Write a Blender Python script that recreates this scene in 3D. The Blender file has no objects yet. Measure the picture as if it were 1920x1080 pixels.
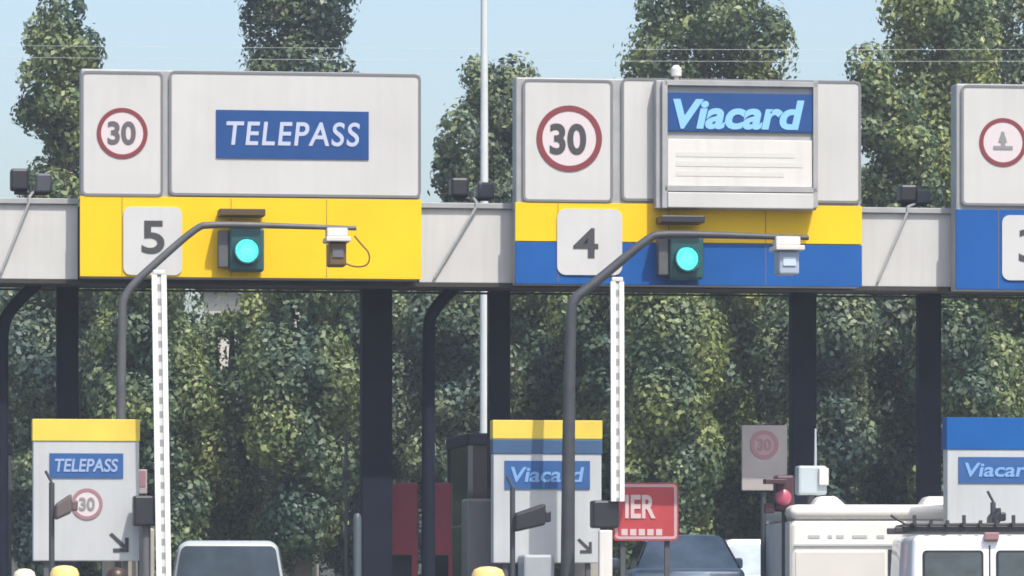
import bpy, bmesh, math, random
import numpy as np
from mathutils import Vector, Matrix
random.seed(7); rng = np.random.default_rng(11)
R = math.radians
sc = bpy.context.scene
COL = sc.collection

# ------------------------------------------------------------------ camera, sky, sun, exposure
F = 9300.0          # focal length in photo pixels (1920 wide): a long telephoto
D0 = 60.0           # metres to the toll canopy
HC = 1.2            # eye height
HY = 1105.0         # horizon row of the photo
A = R(8)            # the canopy runs slightly away to the right
cam = bpy.data.cameras.new('camera'); camo = bpy.data.objects.new('camera', cam); COL.objects.link(camo)
camo.location = (0, 0, HC); camo.rotation_euler = (R(90), 0, 0)
cam.sensor_width = 36; cam.lens = F/1920*36; cam.shift_y = (HY-540)/1920
cam.clip_start = 0.5; cam.clip_end = 4000
sc.camera = camo
SUN_EL, SUN_AZ = R(57), R(150)      # azimuth clockwise from +Y: behind the camera, to the right
w = bpy.data.worlds.new('World'); sc.world = w; w.use_nodes = True
nt = w.node_tree; bg = nt.nodes['Background']
sky = nt.nodes.new('ShaderNodeTexSky'); sky.sky_type = 'NISHITA'; sky.sun_disc = False
sky.sun_elevation = SUN_EL; sky.sun_rotation = SUN_AZ
sky.air_density = 1.0; sky.dust_density = 3.1; sky.ozone_density = 1.2; sky.altitude = 0
nt.links.new(sky.outputs[0], bg.inputs[0]); bg.inputs[1].default_value = 0.142
sl = bpy.data.lights.new('sun', 'SUN'); sl.energy = 3.0; sl.angle = R(0.5); sl.color = (1, .95, .87)
so = bpy.data.objects.new('sun', sl); COL.objects.link(so)
sd = Vector((math.sin(SUN_AZ)*math.cos(SUN_EL), math.cos(SUN_AZ)*math.cos(SUN_EL), math.sin(SUN_EL)))
so.rotation_euler = sd.to_track_quat('Z', 'Y').to_euler(); so.location = (10, -10, 40)
sc.view_settings.view_transform = 'Standard'; sc.view_settings.look = 'None'
sc.view_settings.exposure = 0.68; sc.view_settings.gamma = 1
sc.render.engine = 'CYCLES'
sc.cycles.filter_width = 1.7        # soft long lens
sc.render.filter_size = 1.7

# ------------------------------------------------------------------ site coordinates
CA, SA = math.cos(A), math.sin(A)
def SX(px, y):                      # site x of a photo column, at y metres behind the canopy face
    t = (px-960)/F; d = -y
    return (t*(D0-d*CA)-d*SA)/(CA-t*SA)
def SZ(px, py, y):
    Y = D0 + SX(px, y)*SA + y*CA
    return HC + (HY-py)/F*Y
def RC(x0, y0, x1, y1, y):          # rectangle x0,x1,z0,z1 at depth y
    m = (x0+x1)/2
    return SX(x0, y), SX(x1, y), SZ(m, y1, y), SZ(m, y0, y)
def world(x, y, z=0): return Vector((x*CA-y*SA, D0+x*SA+y*CA, z))

# ------------------------------------------------------------------ materials
def mat(name, col, rough=.5, metal=0, var=.0, scale=3, bump=0, spec=.5, streak=0, dirt=(.18,.16,.13), emit=None, es=0, coat=0):
    m = bpy.data.materials.new(name); m.use_nodes = True; n = m.node_tree; b = n.nodes['Principled BSDF']
    b.inputs['Roughness'].default_value = rough; b.inputs['Metallic'].default_value = metal
    b.inputs['Specular IOR Level'].default_value = spec
    if coat: b.inputs['Coat Weight'].default_value = coat
    src = None
    tc = n.nodes.new('ShaderNodeTexCoord')
    rgb = n.nodes.new('ShaderNodeRGB'); rgb.outputs[0].default_value = (*col, 1); src = rgb.outputs[0]
    if var:
        nz = n.nodes.new('ShaderNodeTexNoise'); nz.inputs['Scale'].default_value = scale; nz.inputs['Detail'].default_value = 6
        n.links.new(tc.outputs['Object'], nz.inputs['Vector'])
        mr = n.nodes.new('ShaderNodeMapRange'); mr.inputs[1].default_value = .3; mr.inputs[2].default_value = .7
        mr.inputs[3].default_value = 1-var; mr.inputs[4].default_value = 1+var*.4; n.links.new(nz.outputs[0], mr.inputs[0])
        mx = n.nodes.new('ShaderNodeVectorMath'); mx.operation = 'SCALE'
        n.links.new(src, mx.inputs[0]); n.links.new(mr.outputs[0], mx.inputs['Scale']); src = mx.outputs[0]
    if streak:                       # rain streaks running down the surface
        mp = n.nodes.new('ShaderNodeMapping'); mp.inputs['Scale'].default_value = (9, 9, .5)
        n.links.new(tc.outputs['Object'], mp.inputs[0])
        nz = n.nodes.new('ShaderNodeTexNoise'); nz.inputs['Scale'].default_value = 1.2; nz.inputs['Detail'].default_value = 5
        n.links.new(mp.outputs[0], nz.inputs['Vector'])
        mr = n.nodes.new('ShaderNodeMapRange'); mr.inputs[1].default_value = .45; mr.inputs[2].default_value = .75
        mr.inputs[3].default_value = 0; mr.inputs[4].default_value = streak; n.links.new(nz.outputs[0], mr.inputs[0])
        mx = n.nodes.new('ShaderNodeMix'); mx.data_type = 'RGBA'
        n.links.new(mr.outputs[0], mx.inputs[0]); n.links.new(src, mx.inputs[6]); mx.inputs[7].default_value = (*dirt, 1); src = mx.outputs[2]
    n.links.new(src, b.inputs['Base Color'])
    if bump:
        nz = n.nodes.new('ShaderNodeTexNoise'); nz.inputs['Scale'].default_value = scale*6
        n.links.new(tc.outputs['Object'], nz.inputs['Vector'])
        bp = n.nodes.new('ShaderNodeBump'); bp.inputs['Strength'].default_value = bump; bp.inputs['Distance'].default_value = .02
        n.links.new(nz.outputs[0], bp.inputs['Height']); n.links.new(bp.outputs[0], b.inputs['Normal'])
    if emit:
        b.inputs['Emission Color'].default_value = (*emit, 1); b.inputs['Emission Strength'].default_value = es
    return m

M = dict(
  face = mat('sign_face_white', (.52,.515,.50), .6, var=.10, scale=.9, streak=.07),
  frame = mat('sign_frame_grey', (.33,.335,.34), .5, var=.15, scale=4),
  line = mat('panel_outline_grey', (.16,.165,.175), .6),
  yellow = mat('sign_yellow', (.80,.505,.008), .6, spec=.2, var=.08, scale=1.0, streak=.05, dirt=(.45,.30,.04)),
  blue = mat('sign_blue', (.009,.088,.31), .65, var=.12, scale=1.5, spec=.15),
  bluet = mat('plate_blue', (.018,.068,.22), .65, spec=.15, var=.1, scale=3),
  lblue = mat('letter_light_blue', (.22,.48,.78), .5),
  white = mat('letter_white', (.42,.46,.58), .5),
  purew = mat('white_board', (.62,.60,.57), .5, var=.05, scale=3, streak=.12),
  cream = mat('pale_panel', (.60,.575,.53), .5, var=.06),
  red = mat('ring_red', (.19,.028,.036), .5),
  ink = mat('digit_black', (.045,.045,.05), .6),
  ink2 = mat('digit_grey', (.22,.22,.22), .6),
  disc = mat('number_plate_grey', (.53,.53,.52), .5, var=.1, scale=1.5, streak=.08),
  conc = mat('fascia_grey', (.52,.515,.50), .75, var=.12, scale=.8, bump=.1, streak=.12),
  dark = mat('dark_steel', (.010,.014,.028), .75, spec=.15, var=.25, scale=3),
  under = mat('soffit_dark', (.035,.033,.032), .8, var=.2),
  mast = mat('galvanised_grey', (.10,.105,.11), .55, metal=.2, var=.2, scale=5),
  mastd = mat('galvanised_dark_paint', (.055,.06,.07), .55, metal=.1, var=.2, scale=5),  # darker grey than the other galvanised coat
  pole = mat('pale_pole', (.55,.58,.58), .5, var=.1, scale=2),
  black = mat('black_plastic', (.018,.018,.025), .45),
  brown = mat('brown_housing', (.12,.07,.025), .5),
  boom = mat('boom_white', (.80,.80,.78), .45, var=.12, scale=6),
  holes = mat('boom_hole_grey', (.30,.31,.31), .6),
  green = mat('signal_lens_green', (.05,.55,.5), .3, emit=(.10,.78,.72), es=.85),
  teal = mat('signal_housing_teal', (.01,.07,.075), .45),
  redc = mat('cabinet_red', (.20,.018,.042), .5, var=.2, scale=2),
  redb = mat('board_red', (.46,.05,.06), .5, var=.12, scale=4),
  pink = mat('board_border_pink', (.55,.36,.38), .5),
  pinkr = mat('ring_faded', (.30,.16,.18), .5),
  greyc = mat('cabinet_grey', (.12,.12,.135), .5, var=.15),
  beige = mat('cabinet_beige', (.36,.34,.30), .6, var=.15),
  beacon = mat('beacon_yellow', (.85,.62,.22), .35, var=.05),
  silver = mat('car_paint_silver', (.52,.56,.56), .3, metal=.2, coat=.6),
  bluecar = mat('car_paint_blue', (.24,.33,.41), .3, metal=.3, coat=.6),
  whitecar = mat('car_paint_white', (.80,.81,.82), .3, coat=.5, var=.03),
  glass = mat('car_glass', (.02,.03,.04), .06, spec=.9),
  bglass = mat('booth_glass', (.01,.014,.022), .12, spec=.4),
  rubber = mat('tyre_rubber', (.02,.02,.02), .8),
  rim = mat('wheel_rim', (.35,.36,.37), .35, metal=.8),
  tail = mat('tail_lamp_red', (.35,.02,.02), .25),
  plate = mat('number_plate_blank', (.7,.7,.66), .5),
  redl = mat('signal_red_faded', (.38,.07,.12), .35),
  asphalt = mat('asphalt', (.055,.055,.056), .9, var=.3, scale=.8, bump=.4),
  grass = mat('grass_ground', (.06,.085,.03), .95, var=.4, scale=.6, bump=.6),
  kerb = mat('island_concrete', (.33,.32,.30), .85, var=.2, scale=1, bump=.3),
  paint = mat('road_paint', (.72,.72,.70), .7, var=.2, scale=5),
  bark = mat('bark', (.09,.075,.06), .9, var=.3, scale=6, bump=.6),
  wall = mat('render_wall', (.62,.59,.53), .8, var=.15, scale=.8, streak=.2),
  tile = mat('roof_tile', (.30,.15,.10), .8, var=.3, scale=5, bump=.4),
)


M['mastc'] = mat('camera_pale_grey', (.32,.38,.48), .5)
M['lens'] = mat('camera_window', (.5,.58,.7), .3)
M['white2'] = mat('ring_inner_face', (.58,.52,.53), .5)
M['white3'] = mat('ring_inner_pale', (.56,.55,.55), .5)
M['brownd'] = mat('visor_brown', (.07,.045,.012), .6)
M['facel'] = mat('panel_face_cool', (.46,.48,.49), .5, var=.1, scale=1.2, streak=.1)
M['bluel'] = mat('plate_blue_faded', (.035,.105,.28), .6, spec=.2, var=.12, scale=4)
M['greyd'] = mat('lamp_dark_grey', (.06,.065,.08), .5)
M['lampc'] = mat('headlamp_clear', (.6,.62,.65), .15); M['postg'] = mat('post_blue_grey', (.07,.09,.11), .5)
M['mastl'] = mat('cabinet_pale_grey', (.34,.37,.40), .5, var=.1); M['beaconp'] = mat('beacon_pale', (.7,.58,.45), .4)
M['brownk'] = mat('beacon_dark_brown', (.045,.025,.02), .4); M['brownr'] = mat('reader_brown', (.11,.085,.085), .5)
M['yellowl'] = mat('strip_yellow', (.72,.54,.07), .5, var=.1, scale=3); M['lwhite'] = mat('letter_faded', (.27,.36,.55), .5)
M['blueb'] = mat('strip_blue_bright', (.006,.095,.32), .6, spec=.15, var=.1, scale=3); M['lblue2'] = mat('letter_faded_blue', (.17,.33,.60), .5)
M['pinkw'] = mat('letter_pinkish', (.62,.47,.47), .5); M['palepink'] = mat('board_pale_pink', (.34,.31,.305), .6, var=.08)
M['pinkf'] = mat('ring_face_pink', (.36,.25,.27), .6); M['winek'] = mat('signal_housing_dark', (.05,.018,.028), .5); M['paleblue'] = mat('sensor_pale_blue', (.38,.44,.48), .5)
M['glassl'] = mat('van_glass_pale', (.055,.075,.085), .12, spec=.7, var=.4, scale=5); M['glassd'] = mat('dark_tailgate_glass', (.045,.065,.085), .22, spec=.35, var=.4, scale=3); M['glassb'] = mat('sky_toned_glass', (.20,.29,.36), .2, spec=.8, var=.4, scale=3); M['bluestr'] = mat('strip_blue_dull', (.035,.09,.19), .55, var=.1)  # glass tones and mottling carry painted sky reflections
M['dash'] = mat('marker_grey', (.42,.43,.43), .6); M['sideshade'] = mat('lorry_side_shade_grey', (.62,.64,.62), .6, var=.1, streak=.2); M['rack'] = mat('rack_dark_grey', (.045,.045,.05), .5)  # the lorry side's shade is mixed into its grey
def slotmat(name):
    m = mat(name, (.3,.31,.31), .6); n = m.node_tree; b = n.nodes['Principled BSDF']
    tc = n.nodes.new('ShaderNodeTexCoord'); wv = n.nodes.new('ShaderNodeTexWave'); wv.bands_direction = 'Z'; wv.inputs['Scale'].default_value = 2.0
    wv.inputs['Distortion'].default_value = .6
    n.links.new(tc.outputs['Object'], wv.inputs[0]); cr = n.nodes.new('ShaderNodeValToRGB'); cr.color_ramp.interpolation = 'CONSTANT'
    cr.color_ramp.elements[0].color = (.26,.27,.27,1); cr.color_ramp.elements[1].color = (.55,.56,.55,1); cr.color_ramp.elements[1].position = .5
    n.links.new(wv.outputs['Fac'], cr.inputs[0]); n.links.new(cr.outputs[0], b.inputs['Base Color']); return m
M['slots'] = slotmat('boom_slot_strip')

M['seam'] = mat('seam_brown', (.16,.11,.03), .6)
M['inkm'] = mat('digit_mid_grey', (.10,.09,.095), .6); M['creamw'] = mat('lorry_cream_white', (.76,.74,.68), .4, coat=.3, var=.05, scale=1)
M['slat'] = mat('notice_slat', (.56,.545,.51), .6)
def leafmat(name, c1, c2, c3):
    m = bpy.data.materials.new(name); m.use_nodes = True; n = m.node_tree; b = n.nodes['Principled BSDF']
    g = n.nodes.new('ShaderNodeNewGeometry'); cr = n.nodes.new('ShaderNodeValToRGB')
    cr.color_ramp.elements[0].color = (*c1, 1); cr.color_ramp.elements[1].color = (*c3, 1)
    e = cr.color_ramp.elements.new(.6); e.color = (*c2, 1)
    n.links.new(g.outputs['Random Per Island'], cr.inputs[0])
    tc = n.nodes.new('ShaderNodeTexCoord')      # whole boughs differ in hue, with highlight and shade patches painted in
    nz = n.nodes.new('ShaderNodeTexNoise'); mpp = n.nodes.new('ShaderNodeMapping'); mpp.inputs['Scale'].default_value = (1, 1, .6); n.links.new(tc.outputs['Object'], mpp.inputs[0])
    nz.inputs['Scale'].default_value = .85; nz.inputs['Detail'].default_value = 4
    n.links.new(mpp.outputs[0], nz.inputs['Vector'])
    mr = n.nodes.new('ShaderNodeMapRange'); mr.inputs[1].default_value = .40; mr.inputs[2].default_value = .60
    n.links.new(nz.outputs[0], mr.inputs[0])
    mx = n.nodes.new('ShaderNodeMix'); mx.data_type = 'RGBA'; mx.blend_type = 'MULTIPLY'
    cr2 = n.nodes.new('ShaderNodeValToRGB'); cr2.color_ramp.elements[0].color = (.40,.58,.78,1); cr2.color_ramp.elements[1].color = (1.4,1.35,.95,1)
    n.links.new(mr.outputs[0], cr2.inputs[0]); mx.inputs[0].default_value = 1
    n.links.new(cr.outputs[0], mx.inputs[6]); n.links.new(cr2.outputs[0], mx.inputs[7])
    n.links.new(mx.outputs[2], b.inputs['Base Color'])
    b.inputs['Roughness'].default_value = .5; b.inputs['Specular IOR Level'].default_value = .45
    b.inputs['Transmission Weight'].default_value = 0
    tr = n.nodes.new('ShaderNodeBsdfTranslucent'); n.links.new(mx.outputs[2], tr.inputs[0])
    ms = n.nodes.new('ShaderNodeMixShader'); ms.inputs[0].default_value = .22
    n.links.new(b.outputs[0], ms.inputs[1]); n.links.new(tr.outputs[0], ms.inputs[2])
    n.links.new(ms.outputs[0], n.nodes['Material Output'].inputs[0])
    return m
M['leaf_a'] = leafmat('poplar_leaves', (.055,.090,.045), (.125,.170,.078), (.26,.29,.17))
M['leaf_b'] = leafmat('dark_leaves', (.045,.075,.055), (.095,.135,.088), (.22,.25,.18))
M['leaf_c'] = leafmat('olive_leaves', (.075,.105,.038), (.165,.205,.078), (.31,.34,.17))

# ------------------------------------------------------------------ mesh builder
class MB:
    def __init__(s): s.bm = bmesh.new()
    def box(s, x0, x1, y0, y1, z0, z1, bev=0, seg=2):
        b = bmesh.new(); bmesh.ops.create_cube(b, size=1)
        for v in b.verts:
            v.co = Vector(((x0+x1)/2+v.co.x*(x1-x0), (y0+y1)/2+v.co.y*(y1-y0), (z0+z1)/2+v.co.z*(z1-z0)))
        if bev: bmesh.ops.bevel(b, geom=b.edges[:], offset=bev, segments=seg, affect='EDGES', profile=.5)
        s.add(b); return s
    def add(s, b):
        me = bpy.data.meshes.new('t'); b.to_mesh(me); b.free(); s.bm.from_mesh(me); bpy.data.meshes.remove(me)
    def tube(s, pts, rads, n=12, cap=True):
        pts = [Vector(p) for p in pts]
        if not hasattr(rads, '__len__'): rads = [rads]*len(pts)
        b = s.bm; prev = None; rings = []
        for i, p in enumerate(pts):
            d = (pts[min(i+1, len(pts)-1)]-pts[max(i-1, 0)]).normalized()
            if prev is None: u = d.orthogonal().normalized()
            else: u = (prev-d*prev.dot(d)).normalized()
            prev = u; v = d.cross(u)
            rings.append([b.verts.new(p+(u*math.cos(t)+v*math.sin(t))*rads[i]) for t in [2*math.pi*k/n for k in range(n)]])
        for a, c in zip(rings, rings[1:]):
            for k in range(n): b.faces.new((a[k], a[(k+1) % n], c[(k+1) % n], c[k]))
        if cap: b.faces.new(rings[0][::-1]); b.faces.new(rings[-1])
        return s
    def lathe(s, cx, cy, prof, n=20):   # prof: (r, z)
        b = s.bm; rings = [[b.verts.new((cx+r*math.cos(2*math.pi*k/n), cy+r*math.sin(2*math.pi*k/n), z)) for k in range(n)] for r, z in prof]
        for a, c in zip(rings, rings[1:]):
            for k in range(n): b.faces.new((a[k], a[(k+1) % n], c[(k+1) % n], c[k]))
        b.faces.new(rings[0][::-1]); b.faces.new(rings[-1]); return s
    def poly(s, pts, y0, y1):           # outline in x,z extruded from y0 (front) to y1
        b = s.bm; f = [b.verts.new((x, y0, z)) for x, z in pts]; k = [b.verts.new((x, y1, z)) for x, z in pts]
        n = len(pts); b.faces.new(f); b.faces.new(k[::-1])
        for i in range(n): b.faces.new((f[i], k[i], k[(i+1) % n], f[(i+1) % n]))
        return s
    def ring(s, cx, cz, ro, ri, y0, y1, n=48, ex=1.0, ez=1.0):
        b = s.bm; V = []
        for r, y in ((ro, y0), (ri, y0), (ri, y1), (ro, y1)):
            V.append([b.verts.new((cx+ex*r*math.cos(2*math.pi*k/n), y, cz+ez*r*math.sin(2*math.pi*k/n))) for k in range(n)])
        for i in range(4):
            a, c = V[i], V[(i+1) % 4]
            for k in range(n): b.faces.new((a[k], a[(k+1) % n], c[(k+1) % n], c[k]))
        return s
    def disc(s, cx, cz, r, y0, y1, n=48):
        return s.poly([(cx+r*math.cos(2*math.pi*k/n), cz+r*math.sin(2*math.pi*k/n)) for k in range(n)], y0, y1)
    def hull(s, pts, bev=0, seg=3):     # 8 corners: 4 bottom, 4 top (ccw)
        b = bmesh.new(); v = [b.verts.new(p) for p in pts]
        b.faces.new(v[3::-1]); b.faces.new(v[4:8])
        for i in range(4): b.faces.new((v[i], v[(i+1) % 4], v[4+(i+1) % 4], v[4+i]))
        if bev: bmesh.ops.bevel(b, geom=b.edges[:], offset=bev, segments=seg, affect='EDGES', profile=.5)
        s.add(b); return s
    def build(s, name, m, parent=None, smooth=False, off=(0, 0, 0)):
        bmesh.ops.recalc_face_normals(s.bm, faces=s.bm.faces)
        if any(off):
            o = Vector(off)
            for v in s.bm.verts: v.co -= o
        me = bpy.data.meshes.new(name); s.bm.to_mesh(me); s.bm.free()
        if smooth:
            me.polygons.foreach_set('use_smooth', [True]*len(me.polygons))
        me.materials.append(m if not isinstance(m, str) else M[m])
        o = bpy.data.objects.new(name, me); COL.objects.link(o)
        if smooth:
            try: me.set_sharp_from_angle(angle=R(40))
            except Exception: pass
        if parent: o.parent = parent
        return o

def rrect(x0, x1, z0, z1, r, n=5):
    p = []
    for cx, cz, a0 in ((x1-r, z0+r, -90), (x1-r, z1-r, 0), (x0+r, z1-r, 90), (x0+r, z0+r, 180)):
        for k in range(n+1):
            a = R(a0+90*k/n); p.append((cx+r*math.cos(a), cz+r*math.sin(a)))
    return p
def outline(mb, x0, x1, z0, z1, r, t, y0, y1):      # rounded rectangular line
    o = rrect(x0, x1, z0, z1, r); i = rrect(x0+t, x1-t, z0+t, z1-t, max(r-t, .005)); b = mb.bm; n = len(o)
    V = [[b.verts.new((x, y, z)) for x, z in L] for L, y in ((o, y0), (i, y0), (i, y1), (o, y1))]
    for q in range(4):
        a, c = V[q], V[(q+1) % 4]
        for k in range(n): b.faces.new((a[k], a[(k+1) % n], c[(k+1) % n], c[k]))
    return mb

def text_mesh(txt, x0, x1, z0, z1, y, bold=.02, shear=0, depth=.006, space=1.0):
    cu = bpy.data.curves.new('t', 'FONT'); cu.body = txt; cu.size = 1; cu.offset = bold; cu.shear = shear; cu.extrude = .01; cu.space_character = space
    ob = bpy.data.objects.new('t', cu); COL.objects.link(ob)
    dg = bpy.context.evaluated_depsgraph_get(); dg.update()
    me = bpy.data.meshes.new_from_object(ob.evaluated_get(dg))
    bpy.data.objects.remove(ob); bpy.data.curves.remove(cu)
    xs = [v.co.x for v in me.vertices]; zs = [v.co.y for v in me.vertices]
    ax, bx, az, bz = min(xs), max(xs), min(zs), max(zs)
    for v in me.vertices:
        fx = (v.co.x-ax)/(bx-ax); fz = (v.co.y-az)/(bz-az)
        v.co = (x0+fx*(x1-x0), y-depth/2-(depth/2 if v.co.z > 0 else -depth/2)*1.0, z0+fz*(z1-z0))
    mb = MB(); mb.bm.from_mesh(me); bpy.data.meshes.remove(me); return mb

def thing(name, label, cat, x, y, group=None, z=0, rot=A, site=True):
    o = bpy.data.objects.new(name, None); COL.objects.link(o); o.empty_display_size = .3
    o.location = world(x, y, z) if site else (x, y, z); o.rotation_euler = (0, 0, rot)
    o['label'] = label; o['category'] = cat
    if group: o['group'] = group
    o_off = (x, y, z) if site else (0, 0, 0)
    OFF[o.name] = o_off
    return o
OFF = {}
def part(mb, name, m, t, smooth=False, parent=None, label=None):
    o = mb.build(name, m, parent or t, smooth, off=OFF[t.name])
    if label: o['label'] = label
    return o
def struct(o): o['kind'] = 'structure'; return o

# ------------------------------------------------------------------ ground, road, islands
mb = MB(); mb.box(-900, 900, -300, 1500, -.4, -.02); struct(mb.build('ground', 'grass'))
def site_box(mb, x0, x1, y0, y1, z0, z1, bev=0):
    mb.box(x0, x1, y0, y1, z0, z1, bev)
def place(o): o.rotation_euler = (0, 0, A); o.location = (0, D0, 0); return o
mb = MB(); mb.box(-26, 26, -140, 24, -.018, 0); place(struct(mb.build('road', 'asphalt')))
mb = MB()
ISL = [-10.9, -5.55, -.1, 5.25, 10.6]
for x in [i+2.65 for i in ISL]:
    for k in range(14): mb.box(x-.0, x+.12, -60+k*3.5, -58.2+k*3.5, .0, .004)
    mb.box(x-1.4, x+1.4, -8.6, -8.2, .0, .004)
place(struct(mb.build('road_markings', 'paint')))
for x in ISL:
    mb = MB(); h = .95
    pts = [(x-h, -5.6), (x-h*.75, -6.6), (x-h*.3, -7.2), (x+h*.3, -7.2), (x+h*.75, -6.6), (x+h, -5.6), (x+h, 12), (x-h, 12)]
    b = mb.bm; lo = [b.verts.new((p[0], p[1], -.01)) for p in pts]; hi = [b.verts.new((p[0], p[1], .15)) for p in pts]
    b.faces.new(hi); b.faces.new(lo[::-1])
    for i in range(8): b.faces.new((lo[i], lo[(i+1) % 8], hi[(i+1) % 8], hi[i]))
    place(struct(mb.build('traffic_island', 'kerb')))

# ------------------------------------------------------------------ canopy
ZB = SZ(960, 531, 0)               # underside of the fascia
t = thing('toll_canopy', 'long flat toll plaza canopy with pale grey fascia above dark steel columns', 'canopy', 0, 0)
zt = SZ(880, 384, 0)
part(MB().box(-14, 14, .12, 2.0, ZB+.02, zt-.06), 'roof_slab', 'under', t)
part(MB().box(-14, 14, -.02, .4, ZB-.05, ZB-.001), 'drip_edge', 'under', t)
for a_, b_ in ((-200, 146), (786, 966), (1612, 1790), (2430, 2600)):
    x0, x1 = SX(a_, 0), SX(b_, 0)
    p = MB(); n = max(1, round((x1-x0)/.55))
    p.box(x0, x1, 0, .1, ZB, zt-.05, .006)
    part(p, 'fascia_panel', 'conc', t)
    part(MB().box(x0-.01, x1+.01, -.05, .2, zt-.048, zt+.02, .008), 'coping', 'frame', t)
for px, w_, yy in ((-95, 50, 1.5), (126, 40, 1.6), (705, 56, 1.5), (935, 40, 1.6), (1505, 46, 1.5), (1741, 42, 1.6), (2305, 46, 1.5)):
    x = SX(px, yy); h = w_/2/150
    c = MB().box(x-h, x+h, yy-h*.8, yy+h*.8, .15, ZB, .01)
    c.box(x-h-.09, x+h+.09, yy-h-.06, yy+h+.06, .15, .19)
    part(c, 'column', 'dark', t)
# rear beam of the canopy
part(MB().box(-14, 14, 1.85, 2.0, ZB-.02, ZB-.001), 'rear_beam', 'under', t)

# ------------------------------------------------------------------ upper lane signs
def ring30(t, cx, cz, r, th, y, digits, dm, label=None, rim='red'):
    part(MB().disc(cx, cz, r-th*.5, y-.004, y+.001), 'ring_face', 'white2', t)
    part(MB().ring(cx, cz, r, r-th, y-.009, y+.001), 'red_ring', rim, t)
    if digits: part(text_mesh(digits[0], cx+digits[1], cx+digits[2], cz+digits[3], cz+digits[4], y-.005, .03), 'digits', dm, t)
YF = -.38      # sign face
def panel(t, px0, py0, px1, py1, y=YF, name='panel', m='face', line=True):
    x0, x1, z0, z1 = RC(px0, py0, px1, py1, y)
    p = part(MB().poly(rrect(x0, x1, z0, z1, .07), y-.012, y+.02), name, m, t)
    if line: part(outline(MB(), x0, x1, z0, z1, .07, .030, y-.02, y-.0125), 'trim_line', 'line', t, parent=p)
    return p
def lane_sign(px0, px1, ptop, pmid, pbot, label, bands):
    x0, x1, z0, z1 = RC(px0, ptop, px1, pbot, YF)
    t = thing('lane_sign', label, 'lane sign', (x0+x1)/2, YF, 'lane signs on the canopy', z=z0)
    part(MB().box(x0+.01, x1-.01, YF+.02, -.055, z0+.01, z1-.005, .02), 'housing', 'frame', t)
    for n, m, a_, b_ in bands:
        q = RC(px0, a_, px1, b_, YF)
        part(MB().box(q[0], q[1], YF-.01, YF+.019, q[2], q[3], .004), n, m, t)
    q = RC(px0, pmid+3, px1, pbot-3, YF); w_ = q[1]-q[0]; ob = t.children[1]
    for u in (.122, .44, .72):
        part(MB().box(q[0]+w_*u-.004, q[0]+w_*u+.004, YF-.0125, YF-.0105, q[2]+.01, q[3]-.01), 'panel_seam', 'seam', t)
    return t
def numplate(t, px0, py0, px1, py1, dig, dx0, dy0, dx1, dy1):
    x0, x1, z0, z1 = RC(px0, py0, px1, py1, YF)
    p = part(MB().poly(rrect(x0, x1, z0, z1, min((x1-x0), (z1-z0))*.13), YF-.03, YF-.011), 'number_plate', 'disc', t)
    q = RC(dx0, dy0, dx1, dy1, YF)
    part(text_mesh(dig, q[0], q[1], q[2], q[3], YF-.031, .018), 'number', 'ink', t, parent=p)

# lane 5
t = lane_sign(150, 790, 132, 368, 524, 'white and yellow lane sign with number 5 and a TELEPASS plate', [('yellow_band', 'yellow', 371, 521)])
panel(t, 152, 134, 306, 368, name='speed_panel'); panel(t, 317, 136, 789, 369, name='name_panel')
cx, cz = SX(229, YF), SZ(229, 250, YF); k = 1/155.5
ring30(t, cx, cz, 47*k, 8*k, YF-.013, ('30', -27*k, 25*k, -21*k, 22*k), 'inkm')
q = RC(405, 208, 691, 298, YF)
bp = part(MB().box(q[0], q[1], YF-.028, YF-.0125, q[2], q[3]), 'name_plate', 'bluet', t)
q = RC(424, 229, 674, 274, YF)
part(text_mesh('TELEPASS', *q, YF-.029, .014, .12, space=1.12), 'lettering', 'white', t, parent=bp)
numplate(t, 231, 388, 341, 516, '5', 265, 414, 308, 476)
# lane 4
t4 = t = lane_sign(966, 1616, 148, 380, 537, 'white sign over yellow and blue bands, number 4, with a boxed notice', [('yellow_band', 'yellow', 383, 455), ('blue_band', 'blue', 457, 535)])
panel(t, 980, 149, 1149, 379, name='speed_panel'); panel(t, 1165, 149, 1614, 379, name='name_panel')
cx, cz = SX(1067, YF), SZ(1067, 260, YF)
ring30(t, cx, cz, 62*k, 11*k, YF-.013, ('30', -37*k, 32*k, -30*k, 28*k), 'ink')
numplate(t, 1044, 392, 1166, 516, '4', 1074, 428, 1121, 484)
YB = YF-.24
x0, x1, z0, z1 = RC(1246, 152, 1532, 392, YB)
bx = MB(); bx.box(x0-.1, x1, YB+.03, YF-.021, z0, z1, .012)
bxo = part(bx, 'display_box', 'frame', t)
fr = MB(); tt = .075
q = RC(1252, 262, 1523, 350, YB); part(MB().box(q[0], q[1], YB-.002, YB+.025, q[2], q[3], .004), 'notice_board', 'purew', t, parent=bxo)
for i, (a_, b_) in enumerate(((286, 1490), (304, 1505), (322, 1470))):
    qq = RC(1268, a_, b_, a_+9, YB); part(MB().box(qq[0], qq[1], YB-.006, YB-.0025, qq[2], qq[3]), 'printed_line', 'slat', t, parent=bxo)
q = RC(1252, 175, 1526, 247, YB); pl = part(MB().box(q[0], q[1], YB-.002, YB+.025, q[2], q[3], .004), 'name_plate', 'bluet', t, parent=bxo)
q = RC(1262, 187, 1508, 243, YB); o = part(text_mesh('Viacard', *q, YB-.004, .035, .2), 'lettering', 'lblue', t, parent=bxo)
for z_, th_ in ((152, 10), (351, 9)):
    qq = RC(1246, z_, 1532, z_+th_, YB); fr.box(qq[0], qq[1], YB-.03, YB+.029, qq[2], qq[3], .004)
for a_, b_ in ((1241, 1251), (1524, 1533)):
    qq = RC(a_, 152, b_, 390, YB); fr.box(qq[0], qq[1], YB-.03, YB+.029, qq[2], qq[3], .004)
part(fr, 'display_frame', 'frame', t, parent=bxo)
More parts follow.
